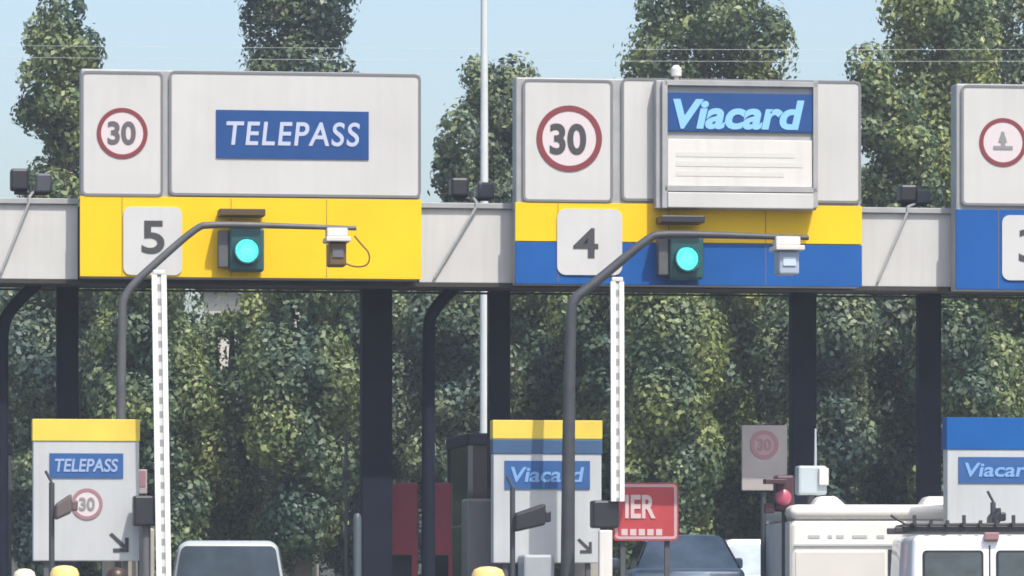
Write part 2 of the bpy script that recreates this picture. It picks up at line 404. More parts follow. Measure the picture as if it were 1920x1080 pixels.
qq = RC(1251, 362, 1524, 391, YB); part(MB().box(qq[0], qq[1], YB-.05, YB+.029, qq[2], qq[3], .01), 'lower_ledge', 'face', t, parent=bxo)
x_, z_ = SX(1268, YB+.1), SZ(1268, 152, YB+.1)
part(MB().lathe(x_, YB+.1, [(.03, z_-.01), (.03, z_+.05), (.065, z_+.06), (.065, z_+.15), (.03, z_+.19)]), 'roof_knob', 'purew', t, True, parent=bxo)
# lane 3 (cut by the frame)
t = lane_sign(1792, 2440, 160, 390, 548, 'white sign over a solid blue band at the right edge, small mark in ring', [('blue_band', 'blue', 396, 545)])
panel(t, 1802, 160, 1962, 386, name='speed_panel'); panel(t, 1975, 160, 2438, 386, name='name_panel')
cx, cz = SX(1880, YF), SZ(1880, 267, YF)
part(MB().disc(cx, cz, 42*k, YF-.017, YF-.012), 'ring_face', 'white2', t)
part(MB().ring(cx, cz, 46*k, 38*k, YF-.022, YF-.012), 'red_ring', 'red', t)
sm = MB(); sm.poly([(cx-.06, cz+.0), (cx+.05, cz+.0), (cx+.01, cz+.13), (cx-.02, cz+.13)], YF-.024, YF-.0175)
sm.box(cx-.12, cx+.12, YF-.024, YF-.0175, cz-.09, cz-.045); sm.box(cx-.025, cx+.025, YF-.024, YF-.0175, cz-.045, cz)
part(sm, 'ring_mark', 'ink2', t)
numplate(t, 1878, 404, 1988, 526, '3', 1909, 430, 1952, 492)

# ------------------------------------------------------------------ traffic lights on the bands
def signal(px, py, y, label, vx0, vx1, vy):
    x, z = SX(px, y), SZ(px, py, y); k = 1/155.
    t = thing('traffic_light', label, 'traffic light', x, y, 'green lane signals on the signs', z=z)
    h = part(MB().box(x-32*k, x+32*k, y, YF-.032, z-38*k, z+42*k, .03), 'housing', 'teal', t)
    part(MB().box(x-52*k, x-33*k, y+.06, YF-.032, z-30*k, z+38*k, .01), 'side_box', 'mast', t)
    c = MB(); n = 28
    c.ring(x, z, 25*k, 22.5*k, y-.11, y-.001); part(c, 'lens_hood', 'teal', t, True)
    lz = MB(); prof = [(0.001, -.045), (8*k, -.042), (15*k, -.03), (21.5*k, -.002)]
    b = lz.bm; rings = [[b.verts.new((x+r*math.cos(2*math.pi*q/n), y+d, z+r*math.sin(2*math.pi*q/n))) for q in range(n)] for r, d in prof]
    for a, cc in zip(rings, rings[1:]):
        for q in range(n): b.faces.new((a[q], a[(q+1) % n], cc[(q+1) % n], cc[q]))
    b.faces.new(rings[0]); part(lz, 'lens', 'green', t, True)
    q = RC(vx0, vy-7, vx1, vy+6, y-.15)
    part(MB().box(q[0], q[1], y-.15, YF-.032, q[2], q[3], .01), 'shade', 'black' if vx0 > 900 else 'brownd', t)
signal(463, 470, -.62, 'green traffic light lit on the plain yellow band, under a dark flat shade', 412, 498, 398)
signal(1288, 485, -.66, 'green traffic light lit on the yellow and blue band, below the boxed notice', 1240, 1322, 411)

# ------------------------------------------------------------------ bent masts reaching over the lanes
def smooth_path(P, it=3):
    for _ in range(it):
        Q = [P[0]]
        for a, b in zip(P, P[1:]):
            Q += [a*.75+b*.25, a*.25+b*.75] if True else []
        Q.append(P[-1]); P = Q
    return P
def bent(name, label, cat, group, pts, rad, y, m, it=2, zend=.15, y2=None):
    P = []
    for px, py in pts: P.append(Vector((SX(px, y), y, SZ(px, py, y))))
    P[0].z = zend; t = thing(name, label, cat, P[0].x, y, group)
    # densify straight runs so that corners stay tight
    Q = [P[0]]
    for a, b in zip(P, P[1:]):
        L = (b-a).length; e = min(.09, L*.4)/L
        Q += [a+(b-a)*e, a+(b-a)*(1-e)]
    Q.append(P[-1]); Q = smooth_path(Q[:1]+Q[1:], it)
    n = len(Q); tot = [0]
    for a, b in zip(Q, Q[1:]): tot.append(tot[-1]+(b-a).length)
    rr = [rad[0]+(rad[1]-rad[0])*(s/tot[-1])**1.6 for s in tot]
    part(MB().tube(Q, rr, 14), 'mast', m, t, True)
    part(MB().box(P[0].x-.17, P[0].x+.17, y-.17, y+.17, .152, .18), 'base_plate', m, t)
    return t
bent('bent_mast', 'lighter grey bent mast whose arm crosses the plain yellow band', 'mast', 'bent masts with cameras', [(226, 1400), (227, 562), (262, 520), (376, 419), (668, 428)], (.066, .026), -3.0, 'mast')
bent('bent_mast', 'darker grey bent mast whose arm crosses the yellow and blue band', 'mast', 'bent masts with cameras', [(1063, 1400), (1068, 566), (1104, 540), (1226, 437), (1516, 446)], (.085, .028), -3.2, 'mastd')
# dark bent pipes under the canopy
bent('bent_pipe', 'dark bent pipe under the canopy between the number 5 and 4 lanes', 'pipe', 'dark bent pipes under the canopy', [(803, 1400), (803, 610), (812, 580), (862, 530)], (.085, .075), .9, 'dark')
bent('bent_pipe', 'dark bent pipe under the canopy at the left edge', 'pipe', 'dark bent pipes under the canopy', [(3, 1400), (3, 620), (14, 585), (70, 530)], (.085, .075), .9, 'dark')

m_ = M['green']; n_ = m_.node_tree; vo = n_.nodes.new('ShaderNodeTexVoronoi'); vo.inputs['Scale'].default_value = 34
tc_ = n_.nodes.new('ShaderNodeTexCoord'); n_.links.new(tc_.outputs['Object'], vo.inputs['Vector'])
mr_ = n_.nodes.new('ShaderNodeMapRange'); mr_.inputs[1].default_value = 0; mr_.inputs[2].default_value = .7; mr_.inputs[3].default_value = 1.3; mr_.inputs[4].default_value = .7
n_.links.new(vo.outputs['Distance'], mr_.inputs[0]); n_.links.new(mr_.outputs[0], n_.nodes['Principled BSDF'].inputs['Emission Strength'])
def lane_camera(px, py, y, label, top, body, w_, clip):
    x, z = SX(px, y), SZ(px, py, y); k = 1/164.
    t = thing('lane_camera', label, 'camera', x, y, 'cameras on the mast arms', z=z)
    part(MB().tube([(x, y, z+44*k), (x, y, z+12*k)], .014), 'bracket', 'mast', t)
    c = part(MB().box(x-w_*.8*k, x+w_*.8*k, y-.16, y+.16, z-30*k, z+14*k, .02), 'body', body, t)
    part(MB().box(x-w_*.5*k, x+w_*.5*k, y-.175, y-.161, z-14*k, z+2*k), 'lens_window', clip, t, parent=c)
    part(MB().box(x-w_*1.15*k, x+w_*1.15*k, y-.24, y+.2, z+15*k, z+24*k, .01), 'sun_shield', top, t)
    part(MB().box(x-w_*1.0*k, x+w_*1.0*k, y-.1, y+.1, z+25*k, z+42*k, .02), 'junction_box', top if top != 'purew' else 'cream', t)
    return t
t = lane_camera(631, 470, -3.0, 'brown camera with cream top hanging from the arm before the yellow band', 'cream', 'brown', 20, 'greyc')
x, z = SX(668, -3.0), SZ(668, 475, -3.0)
P = [Vector((x-.16, -3.0, z-.1)), Vector((x-.02, -3.0, z-.16)), Vector((x+.14, -3.0, z-.14)), Vector((x+.16, -3.0, z)), Vector((x+.06, -3.0, z+.1)), Vector((x-.02, -3.0, z+.2))]
part(MB().tube(smooth_path(P), .01, 6), 'cable', 'brown', t)
lane_camera(1475, 486, -3.2, 'pale camera hanging from the arm before the blue band', 'purew', 'mastc', 24, 'lens')

# ------------------------------------------------------------------ barrier gates with raised booms
def barrier(label, top, bot, wpx, y, head, white_lo=None):
    k = 1/165.
    xt, zt_ = SX(top[0], y), SZ(top[0], top[1], y); xb, zb_ = SX(bot[0], y), SZ(bot[0], bot[1], y)
    t = thing('barrier_gate', label, 'barrier gate', xb, y, 'raised barrier gates')
    h = wpx/2*k; b = MB(); ax = (Vector((xt, y, zt_))-Vector((xb, y, zb_)))
    def bar(mb, o0, o1, y0, y1, s0=0, s1=1):
        p0 = Vector((xb, y, zb_))+ax*s0; p1 = Vector((xb, y, zb_))+ax*s1
        mb.hull([(p0.x+o0, y0, p0.z), (p0.x+o1, y0, p0.z), (p0.x+o1, y1, p0.z), (p0.x+o0, y1, p0.z),
                 (p1.x+o0, y0, p1.z), (p1.x+o1, y0, p1.z), (p1.x+o1, y1, p1.z), (p1.x+o0, y1, p1.z)])
    bar(b, -h, -h*.28, y-.03, y+.03); bar(b, h*.28, h, y-.03, y+.03); bar(b, -h*.3, h*.3, y-.012, y+.02)
    bo = part(b, 'boom', 'boom', t)
    d = MB(); bar(d, -h*.27, h*.27, y-.016, y-.0125); part(d, 'slot_strip', 'slots', t, parent=bo)
    c = MB().box(xt-h*.85, xt+h*.85, y-.034, y+.034, zt_-.002, zt_+.05, .01); part(c, 'boom_tip', 'purew', t, parent=bo)
    q = RC(*head, y); part(MB().box(q[0], q[1], y+.035, y+.3, q[2], q[3], .025), 'pivot_head', 'black', t)
    x = (q[0]+q[1])/2
    part(MB().box(x-.16, x+.16, y+.04, y+.36, .15, SZ(head[0], 1095, y), .02), 'cabinet', 'beige', t)
    part(MB().tube([(x, y+.17, SZ(head[0], 1095, y)), (x, y+.17, q[2]+.01)], .05), 'neck', 'greyc', t)
    if white_lo:
        q = RC(*white_lo, y); part(MB().box(q[0], q[1], y-.06, y+.03, q[2], q[3], .015), 'counterweight', 'purew', t)
    return t
barrier('raised white perforated barrier boom beside the number 5 lane machine', (298, 515), (308, 1150), 27, -4.2, (251, 929, 301, 986))
barrier('raised white barrier boom beside the number 4 lane, with white lower bracket', (1157, 528), (1158, 940), 25, -3.9, (1113, 938, 1162, 990), (1122, 994, 1147, 1160))

# ------------------------------------------------------------------ low lane panels on the islands
def low_sign(label, px0, px1, py0, py1, y, strips, plate_, lettering, lm, ring=None, arrow=None, frame=False):
    x0, x1, z0, z1 = RC(px0, py0, px1, py1, y)
    t = thing('island_sign', label, 'island sign', (x0+x1)/2, y, 'low lane panels on the islands')
    part(MB().box(x0, x1, y, y+.22, z0, z1-.01, .012), 'cabinet_panel', 'facel', t)
    for n, m, a_, b_ in strips:
        q = RC(px0, a_, px1, b_, y); part(MB().box(q[0]-.008, q[1]+.008, y-.012, y+.228, q[2], q[3], .006), n, m, t)
    q = RC(*plate_, y); pl = part(MB().box(q[0], q[1], y-.014, y-.001, q[2], q[3]), 'name_plate', 'bluel', t)
    w_, h_ = q[1]-q[0], q[3]-q[2]
    part(text_mesh(lettering, q[0]+w_*.07, q[1]-w_*.07, q[2]+h_*.24, q[3]-h_*.22, y-.016, .02, .15), 'lettering', lm, t, parent=pl)
    if ring:
        cx, cz, r = SX(ring[0], y), SZ(ring[0], ring[1], y), ring[2]/165.
        part(MB().disc(cx, cz, r*.85, y-.006, y-.0005), 'ring_face', 'white2', t)
        part(MB().ring(cx, cz, r, r*.78, y-.011, y-.0005), 'red_ring', 'pinkr', t)
        part(text_mesh('30', cx-r*.5, cx+r*.5, cz-r*.42, cz+r*.42, y-.008, .03), 'digits', 'ink2', t)
    if arrow:
        ax, az = SX(arrow[0], y), SZ(arrow[0], arrow[1], y); s = arrow[2]/165.
        a = MB(); a.poly([(ax-s, az+s*.8), (ax-s*.7, az+s), (ax+s*.75, az-s*.35), (ax+s*.45, az-s*.62)], y-.008, y-.001)
        a.poly([(ax+s, az+s*.5), (ax+s, az-s), (ax+s*.62, az-s), (ax+s*.62, az+s*.5)], y-.008, y-.0015)
        a.poly([(ax+s*.6, az-s), (ax-s*.6, az-s), (ax-s*.6, az-s*.62), (ax+s*.6, az-s*.62)], y-.008, y-.0015)
        part(a, 'arrow', 'ink', t)
    for xx in (x0+.12, x1-.18): part(MB().box(xx, xx+.06, y+.05, y+.11, .152, z0, .004), 'leg', 'mast', t)
    return t
low_sign('low grey panel with a yellow top strip, TELEPASS plate and red ring, at the left', 62, 261, 788, 1052, -3.8,
    [('yellow_strip', 'yellowl', 786, 827)], (93, 850, 231, 896), 'TELEPASS', 'lwhite', (163, 945, 29), (223, 1017, 18))
M_LOW4 = low_sign('low grey panel topped by yellow and blue strips, standing behind the bent mast', 925, 1128, 788, 1056, -2.5,
    [('yellow_strip', 'yellowl', 788, 823), ('blue_strip', 'bluestr', 824.5, 851)], (946, 864, 1106, 917), 'Viacard', 'lblue2', None, (1096, 1023, 14))
low_sign('low grey panel with one broad blue top strip, at the right edge', 1776, 1978, 783, 1062, -2.5,
    [('blue_strip', 'blueb', 783, 843)], (1797, 857, 1957, 906), 'Viacard', 'lblue2')
# intercom posts in front of them
def intercom(label, px, ptop, y, head, m='black', arm=None):
    x, z = SX(px, y), SZ(px, ptop, y)
    t = thing('intercom_post', label, 'intercom post', x, y, 'thin posts with dark reader heads')
    part(MB().tube([(x, y, .15), (x, y, z)], .032, 10), 'post', 'mastd', t, True)
    q = RC(*head, y)
    zz = (q[2]+q[3])/2; hh = (q[3]-q[2])/2
    hd = MB().hull([(q[0], y-.16, q[2]), (q[1]-.05, y-.16, q[2]+.08), (q[1]-.05, y+.16, q[2]+.08), (q[0], y+.16, q[2]),
                    (q[0], y-.16, q[3]-.12), (q[1]-.05, y-.16, q[3]), (q[1]-.05, y+.16, q[3]), (q[0], y+.16, q[3]-.12)], .03)
    h = part(hd, 'reader_head', m, t)
    part(MB().box(q[1]-.06, q[1]+.02, y-.1, y+.1, zz-hh*.3, zz+hh*.5, .02), 'hood', m, t, parent=h)
    part(MB().tube([(x, y-.02, z), (x-.07, y-.02, z+.13)], .016, 8), 'antenna', 'mastd', t)
    return t
intercom('thin post with a brownish reader head before the TELEPASS island panel', 97, 905, -4.6, (103, 925, 142, 976), 'brownr')
intercom('thin post with a black reader head before the yellow and blue island panel', 961, 915, -3.6, (962, 944, 1028, 998))
intercom('thin post with a small black head before the blue topped island panel', 1862, 942, -3.6, (1855, 950, 1880, 992))

# ------------------------------------------------------------------ floodlights on the canopy, tall lamp mast
def flood(label, px, pbase, cable, wid=70, py0=325):
    y = .7; x, zb_ = SX(px, y), zt+.021; k = 1/155.; zt2 = SZ(px, py0, y)
    t = thing('floodlight', label, 'floodlight', x, y, 'floodlights on the canopy edge', z=zb_)
    h = zt2-zb_
    part(MB().box(x-wid*.5*k, x-wid*.5*k+.22, y-.16, y+.1, zb_+h*.35, zt2, .03), 'lamp_head', 'black', t)
    part(MB().box(x+wid*.5*k-.2, x+wid*.5*k, y-.13, y+.12, zb_+h*.28, zt2-.05, .03), 'lamp_head', 'greyd', t)
    part(MB().tube([(x-wid*.4*k, y, zb_+h*.3), (x+wid*.4*k, y, zb_+h*.3)], .025), 'crossbar', 'mastd', t)
    part(MB().tube([(x, y, zb_-.02), (x, y, zb_+h*.55)], .03), 'stem', 'mastd', t)
    P = [Vector((x+.02, y-.05, zb_+h*.3)), Vector((SX(cable[0], -.06), -.07, zt+.03)), Vector((SX(cable[0], -.05), -.06, zt-.03)), Vector((SX(cable[1], -.03), -.03, SZ(cable[1], cable[2], 0)))]
    part(MB().tube(P, .017, 8), 'cable', 'frame', t)
flood('dark pair of floodlights on the canopy edge left of the number 5 sign', 58, 0, (55, 2, 512), 78, 318)
flood('dark pair of floodlights on the canopy edge between the two wide signs', 884, 0, (893, 814, 522), 84, 335)
flood('dark pair of floodlights on the canopy edge right of the number 4 sign', 1712, 0, (1702, 1646, 528), 60, 348)

yy = 14.; x = SX(908, yy)
t = thing('lamp_mast', 'tall thin pale lamp mast rising behind the canopy between the signs', 'lamp mast', x, yy)
part(MB().tube([(x, yy, 0), (x, yy, 4), (x, yy, 8), (x, yy, 12.4)], [.075, .065, .058, .045], 14), 'pole', 'pole', t, True)
part(MB().tube([(x, yy, 12.4), (x+.3, yy, 12.7), (x+1.1, yy, 12.8)], .035, 8), 'arm', 'pole', t, True)
part(MB().hull([(x+.9, yy-.14, 12.72), (x+1.6, yy-.1, 12.74), (x+1.6, yy+.1, 12.74), (x+.9, yy+.14, 12.72), (x+.9, yy-.1, 12.88), (x+1.6, yy-.06, 12.82), (x+1.6, yy+.06, 12.82), (x+.9, yy+.1, 12.88)], .02), 'lamp_head', 'mast', t)

# ------------------------------------------------------------------ booths and machines in the shade under the canopy
def booth(label, px0, px1, ptop, y, depth):
    x0, x1 = SX(px0, y), SX(px1, y); z1 = SZ((px0+px1)/2, ptop, y)
    t = thing('toll_booth', label, 'toll booth', (x0+x1)/2, y, 'dark toll booths under the canopy')
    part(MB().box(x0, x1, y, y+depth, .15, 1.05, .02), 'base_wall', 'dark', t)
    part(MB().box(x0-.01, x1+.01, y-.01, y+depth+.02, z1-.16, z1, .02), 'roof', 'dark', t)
    f = MB()
    for xx in (x0, x1-.06):
        for yy in (y, y+depth-.06): f.box(xx, xx+.06, yy, yy+.06, 1.05, z1-.16)
    for yy in (y, y+depth-.06): f.box(x0+.05, x1-.05, yy+.01, yy+.05, 2.0, 2.05)
    for xx in (x0+.01, x1-.05): f.box(xx, xx+.04, y+.05, y+depth-.05, 2.01, 2.04)
    part(f, 'frame', 'mastd', t)
    part(MB().box(x0+.02, x1-.02, y+.02, y+depth-.02, 1.052, z1-.162), 'glazing', 'bglass', t)
booth('dark glazed toll booth at the left edge', -60, 22, 830, 4.0, 2.2)
booth('narrow dark toll booth left of the yellow and blue island panel', 878, 924, 812, 4.0, 2.2)

def machine(name, label, cat, px0, px1, ptop, y, m, depth=.5, screen='bglass', pbot=None):
    x0, x1 = SX(px0, y), SX(px1, y); z1 = SZ((px0+px1)/2, ptop, y)
    t = thing(name, label, cat, (x0+x1)/2, y)
    part(MB().box(x0, x1, y, y+depth, .15, z1, .03), 'cabinet', m, t)
    w_ = x1-x0
    part(MB().box(x0+w_*.18, x1-w_*.18, y-.012, y-.001, z1-1.25, z1-.9, .004), 'screen', screen, t)
    part(MB().box(x0+w_*.25, x1-w_*.25, y-.03, y-.001, z1-1.6, z1-1.45, .006), 'ticket_slot', 'black', t)
    return t
machine('ticket_machine', 'tall dark red machine just left of the dark bent pipe', 'ticket machine', 718, 784, 905, 2.0, 'redc')
machine('ticket_machine', 'narrower dark red machine just right of the dark bent pipe', 'ticket machine', 806, 848, 905, 2.0, 'redc')
machine('control_cabinet', 'grey control cabinet left of the yellow and blue island panel', 'cabinet', 875, 931, 935, -1.8, 'greyc')
machine('control_cabinet', 'beige control cabinet behind the left barrier boom', 'cabinet', 196, 290, 990, -3.0, 'beige')
machine('control_cabinet', 'pale beige cabinet below the number 4 barrier head', 'cabinet', 1068, 1146, 1052, -2.0, 'beige')
machine('control_cabinet', 'pale grey cabinet standing left of the number 4 mast foot', 'cabinet', 982, 1040, 1040, -3.0, 'mastl')
# grey post with rounded cap
x = SX(649, 2.2); z_ = SZ(649, 806, 2.2)
t = thing('thin_pole', 'thin grey pole left of the wide column', 'pole', x, 2.2)
part(MB().tube([(x, 2.2, .0), (x, 2.2, z_)], .022, 8), 'pole', 'mast', t, True)
part(MB().box(x-.05, x+.05, 2.15, 2.2, z_-.62, z_-.5, .01), 'clamp', 'mastd', t)
x = SX(670, 1.0); z_ = SZ(670, 962, 1.0)
t = thing('guard_post', 'slim blue grey post with rounded cap before the wide column', 'post', x, 1.0)
part(MB().lathe(x, 1.0, [(.052, .15), (.052, z_-.07), (.04, z_-.02), (.02, z_)], 16), 'post', 'postg', t, True)
# beacons on the island noses
def beacon(label, px, ptop, y, wpx, m, hy=.14):
    x, z = SX(px, y), SZ(px, ptop, y); r = wpx/2/172.
    t = thing('warning_beacon', label, 'beacon', x, y, 'domed beacons on the island noses')
    part(MB().lathe(x, y, [(r*.55, .15), (r*.55, z-.35), (r*.9, z-.33), (r*.95, z-.2)], 18), 'stand', 'dark', t, True)
    part(MB().lathe(x, y, [(r, z-.199), (r, z-.09), (r*.85, z-.035), (r*.5, z-.008), (r*.1, z)], 22), 'dome', m, t, True)
beacon('cream yellow domed beacon below the TELEPASS island panel', 121, 1060, -6.2, 54, 'beacon')
beacon('pale domed beacon at the lower left corner', 46, 1066, -6.4, 42, 'beaconp')
beacon('dark brown domed beacon left of the left boom', 219, 1064, -6.2, 42, 'brownk')
beacon('yellow domed beacon below the grey control cabinet', 915, 1062, -6.2, 62, 'beacon')

# ------------------------------------------------------------------ boards behind the lanes
y = 1.2
x0, x1, z0, z1 = RC(1150, 905, 1272, 1014, y)
t = thing('red_board', 'red notice board with white letters IER behind the right boom', 'notice board', (x0+x1)/2, y)
part(MB().poly(rrect(x0, x1, z0, z1, .05), y, y+.05), 'board', 'redb', t)
part(outline(MB(), x0+.02, x1-.02, z0+.02, z1-.02, .05, .035, y-.005, y-.001), 'border', 'pink', t)
q = RC(1172, 928, 1229, 972, y); part(text_mesh('IER', *q, y-.005, .03), 'lettering', 'pinkw', t)
q = RC(1165, 992, 1246, 1004, y); a = MB(); n = 5
for i in range(n):
    w_ = (q[1]-q[0])/n; a.box(q[0]+i*w_, q[0]+(i+.72)*w_, y-.006, y-.001, q[2], q[3])
part(a, 'second_line', 'pinkw', t)
for xx in (x0+.1, x1-.16): part(MB().box(xx, xx+.06, y+.051, y+.11, .0, z1-.1), 'leg', 'mast', t)
y = 1.0
x0, x1, z0, z1 = RC(1391, 797, 1476, 920, y)
t = thing('speed_board', 'small pale board with faded red ring left of a dark column', 'speed sign', (x0+x1)/2, y)
part(MB().box(x0, x1, y, y+.04, z0, z1, .01), 'board', 'palepink', t)
cx, cz = SX(1433, y), SZ(1433, 834, y)
part(MB().disc(cx, cz, .14, y-.005, y-.001), 'ring_face', 'pinkf', t)
part(MB().ring(cx, cz, .178, .13, y-.01, y-.001), 'red_ring', 'pinkr', t)
part(text_mesh('30', cx-.09, cx+.09, cz-.075, cz+.075, y-.006, .03), 'digits', 'pinkr', t)
q = RC(1412, 890, 1440, 895, y); part(MB().box(*q[:2], y-.006, y-.001, *q[2:]), 'printed_line', 'frame', t)
part(MB().tube([((x0+x1)/2, y+.08, .15), ((x0+x1)/2, y+.08, z1-.05)], .035), 'post', 'mastd', t, True)
# red signal head beside the lorry
y = -.8; x, z = SX(1464, y), SZ(1464, 928, y)
t = thing('red_signal', 'faded red signal lamp in a dark hood at the lorry corner', 'signal lamp', x, y)
part(MB().box(x-.06, x+.17, y, y+.2, z-.2, z+.24, .03), 'housing', 'winek', t)
part(MB().lathe(0, 0, [(.1, 0), (.095, .03), (.05, .06)], 20), 'lens', 'redl', t, True)
o = t.children[-1]; 
for v in o.data.vertices:
    c = v.co+Vector(OFF[t.name]); v.co = Vector((x+.03+c.x, y-c.z, z-.03+c.y))-Vector(OFF[t.name])
part(MB().box(x-.22, x+.05, y-.16, y+.0, z+.13, z+.19, .01).box(x-.19, x-.07, y+.02, y+.1, z-.22, z-.1, .01), 'hood', 'winek', t)
part(MB().tube([(x+.06, y+.1, 0.15), (x+.06, y+.1, z-.2)], .03), 'post', 'mastd', t, True)
# pale sensor with whip antenna
y = .6; x0, x1, z0, z1 = RC(1497, 873, 1551, 928, y)
t = thing('sensor_unit', 'pale blue sensor box with a whip antenna above the white lorry', 'sensor', (x0+x1)/2, y)
b_ = part(MB().box(x0, x1, y, y+.25, z0, z1, .03), 'box', 'paleblue', t)
part(MB().box(x1-.11, x1+.01, y-.05, y-.001, z0+.12, z1-.03, .01), 'cover', 'purew', t, parent=b_)
xa = SX(1532, y)
part(MB().tube([(xa, y+.1, z1-.01), (xa, y+.1, SZ(1532, 803, y))], [.018, .012], 8), 'antenna', 'paleblue', t, True)
part(MB().tube([((x0+x1)/2, y+.12, 0.0), ((x0+x1)/2, y+.12, z0+.01)], .04), 'post', 'mast', t, True)

# ------------------------------------------------------------------ vehicles
def wheel(t, x, y, r=.32, w_=.2):
    o = MB(); n = 24; b = o.bm
    o.tube([(x-w_/2, y, r), (x+w_/2, y, r)], r, n); tr = part(o, 'tyre', 'rubber', t, True)
    s = 1 if x > 0 else -1
    part(MB().tube([(x+s*(w_/2+.001), y, r), (x+s*(w_/2+.012), y, r)], r*.62, 18), 'rim', 'rim', t, parent=tr)
def pane(t, pts, name, m='glass', off=.006, inset=(.08, .1), r=.06, parent=None):
    # rounded pane lying on the quad pts (bl, br, tr, tl)
    bl, br, tr, tl = [Vector(p) for p in pts]
    nrm = (br-bl).cross(tl-bl).normalized(); a = MB(); b = a.bm
    def at(u, v): return bl*(1-u)*(1-v)+br*u*(1-v)+tr*u*v+tl*(1-u)*v
    W, H_ = (br-bl).length, (tl-bl).length
    P = rrect(inset[0]/W, 1-inset[0]/W, inset[1]/H_, 1-inset[1]/H_, .5)
    u0, u1, v0, v1 = inset[0]/W, 1-inset[0]/W, inset[1]/H_, 1-inset[1]/H_
    pts2 = []
    for cu, cv, a0 in ((u1-r/W, v0+r/H_, -90), (u1-r/W, v1-r/H_, 0), (u0+r/W, v1-r/H_, 90), (u0+r/W, v0+r/H_, 180)):
        for q in range(6):
            an = R(a0+18*q); pts2.append(at(cu+r/W*math.cos(an), cv+r/H_*math.sin(an)))
    lo = [b.verts.new(p-nrm*.01) for p in pts2]; hi = [b.verts.new(p+nrm*off) for p in pts2]; n = len(lo)
    b.faces.new(hi); b.faces.new(lo[::-1])
    for i in range(n): b.faces.new((lo[i], lo[(i+1) % n], hi[(i+1) % n], hi[i]))
    return part(a, name, m, t, parent=parent)
def car(label, cx, Yr, rot, paint, W, H_, L=4.2, roofw=.78, belt=.98, name='car', wins=True, cat='car', rake=.38, group=None, rg='glass', ri=(.1, .1), bev=.085):
    t = thing(name, label, cat, cx, Yr, group, rot=rot, site=False); h = W/2
    # local: y=0 rear, +y forward
    body = MB()
    body.hull([(-h*.95, .03, .28), (h*.95, .03, .28), (h*.95, L-.1, .28), (-h*.95, L-.1, .28), (-h, .0, belt*.78), (h, .0, belt*.78), (h, L, .72), (-h, L, .72)], .07)
    body.hull([(-h, .02, belt*.7), (h, .02, belt*.7), (h, L-.2, .68), (-h, L-.2, .68), (-h*.93, .06, belt), (h*.93, .06, belt), (h*.93, L-1.25, belt), (-h*.93, L-1.25, belt)], .08)
    rw = h*roofw; yb0, yb1, yt0, yt1 = .07, L-1.05, rake, L-1.95
    g = [(-h*.92, yb0, belt-.06), (h*.92, yb0, belt-.06), (h*.92, yb1, belt-.06), (-h*.92, yb1, belt-.06), (-rw, yt0, H_), (rw, yt0, H_), (rw, yt1, H_), (-rw, yt1, H_)]
    body.hull(g, bev, 5)
    part(body, 'body', paint, t, True)
    v = [Vector(p) for p in g]
    pane(t, (v[0], v[1], v[5], v[4]), 'rear_window', rg, inset=ri, r=.08)
    pane(t, (v[2], v[3], v[7], v[6]), 'windscreen', inset=(.1, .1), r=.08)
    for a_, b_, c_, d_ in ((1, 2, 6, 5), (3, 0, 4, 7)):
        bl, br, tr, tl = v[a_], v[b_], v[c_], v[d_]
        mb_, mt_ = bl.lerp(br, .5), tl.lerp(tr, .5)
        pane(t, (bl, mb_, mt_, tl), 'side_window', inset=(.1, .1)); pane(t, (mb_, br, tr, mt_), 'side_window', inset=(.08, .1))
    for s in (-1, 1):
        part(MB().box(s*h*.84-.1, s*h*.84+.1, -.02, .05, min(belt, 1.05)-.32, min(belt, 1.05)+.02, .02), 'tail_light', 'tail', t)
        part(MB().box(s*h*.8-.14, s*h*.8+.14, L-.06, L+.015, .55, .7, .02), 'headlight', 'lampc', t)
        part(MB().box(s*(h+.06)-.09, s*(h+.06)+.09, L-1.35, L-1.2, belt, belt+.14, .03), 'wing_mirror', paint, t)
    part(MB().box(-.26, .26, -.022, .0, .55, .66), 'number_plate', 'plate', t)
    part(MB().box(-h*.96, h*.96, -.06, .1, .3, .5, .04), 'bumper', 'black', t)
    for s in (-1, 1):
        for yy in (.75, L-.8): wheel(t, s*(h-.1), yy)
    return t
def WX(px, Y): return (px-960)/F*Y
def WZ(py, Y): return HC+(HY-py)/F*Y
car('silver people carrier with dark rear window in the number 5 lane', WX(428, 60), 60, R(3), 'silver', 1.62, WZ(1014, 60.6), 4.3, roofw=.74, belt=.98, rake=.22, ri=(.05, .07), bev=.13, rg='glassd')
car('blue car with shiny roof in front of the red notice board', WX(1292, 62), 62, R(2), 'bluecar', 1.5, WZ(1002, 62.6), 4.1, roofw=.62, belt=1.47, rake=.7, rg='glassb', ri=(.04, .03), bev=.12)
car('white car seen between the blue car and the lorry', WX(1438, 73), 73, R(2), 'whitecar', 1.5, WZ(1011, 73.5), 4.0, roofw=.75, belt=1.4, rg='glassb', ri=(.06,.09))

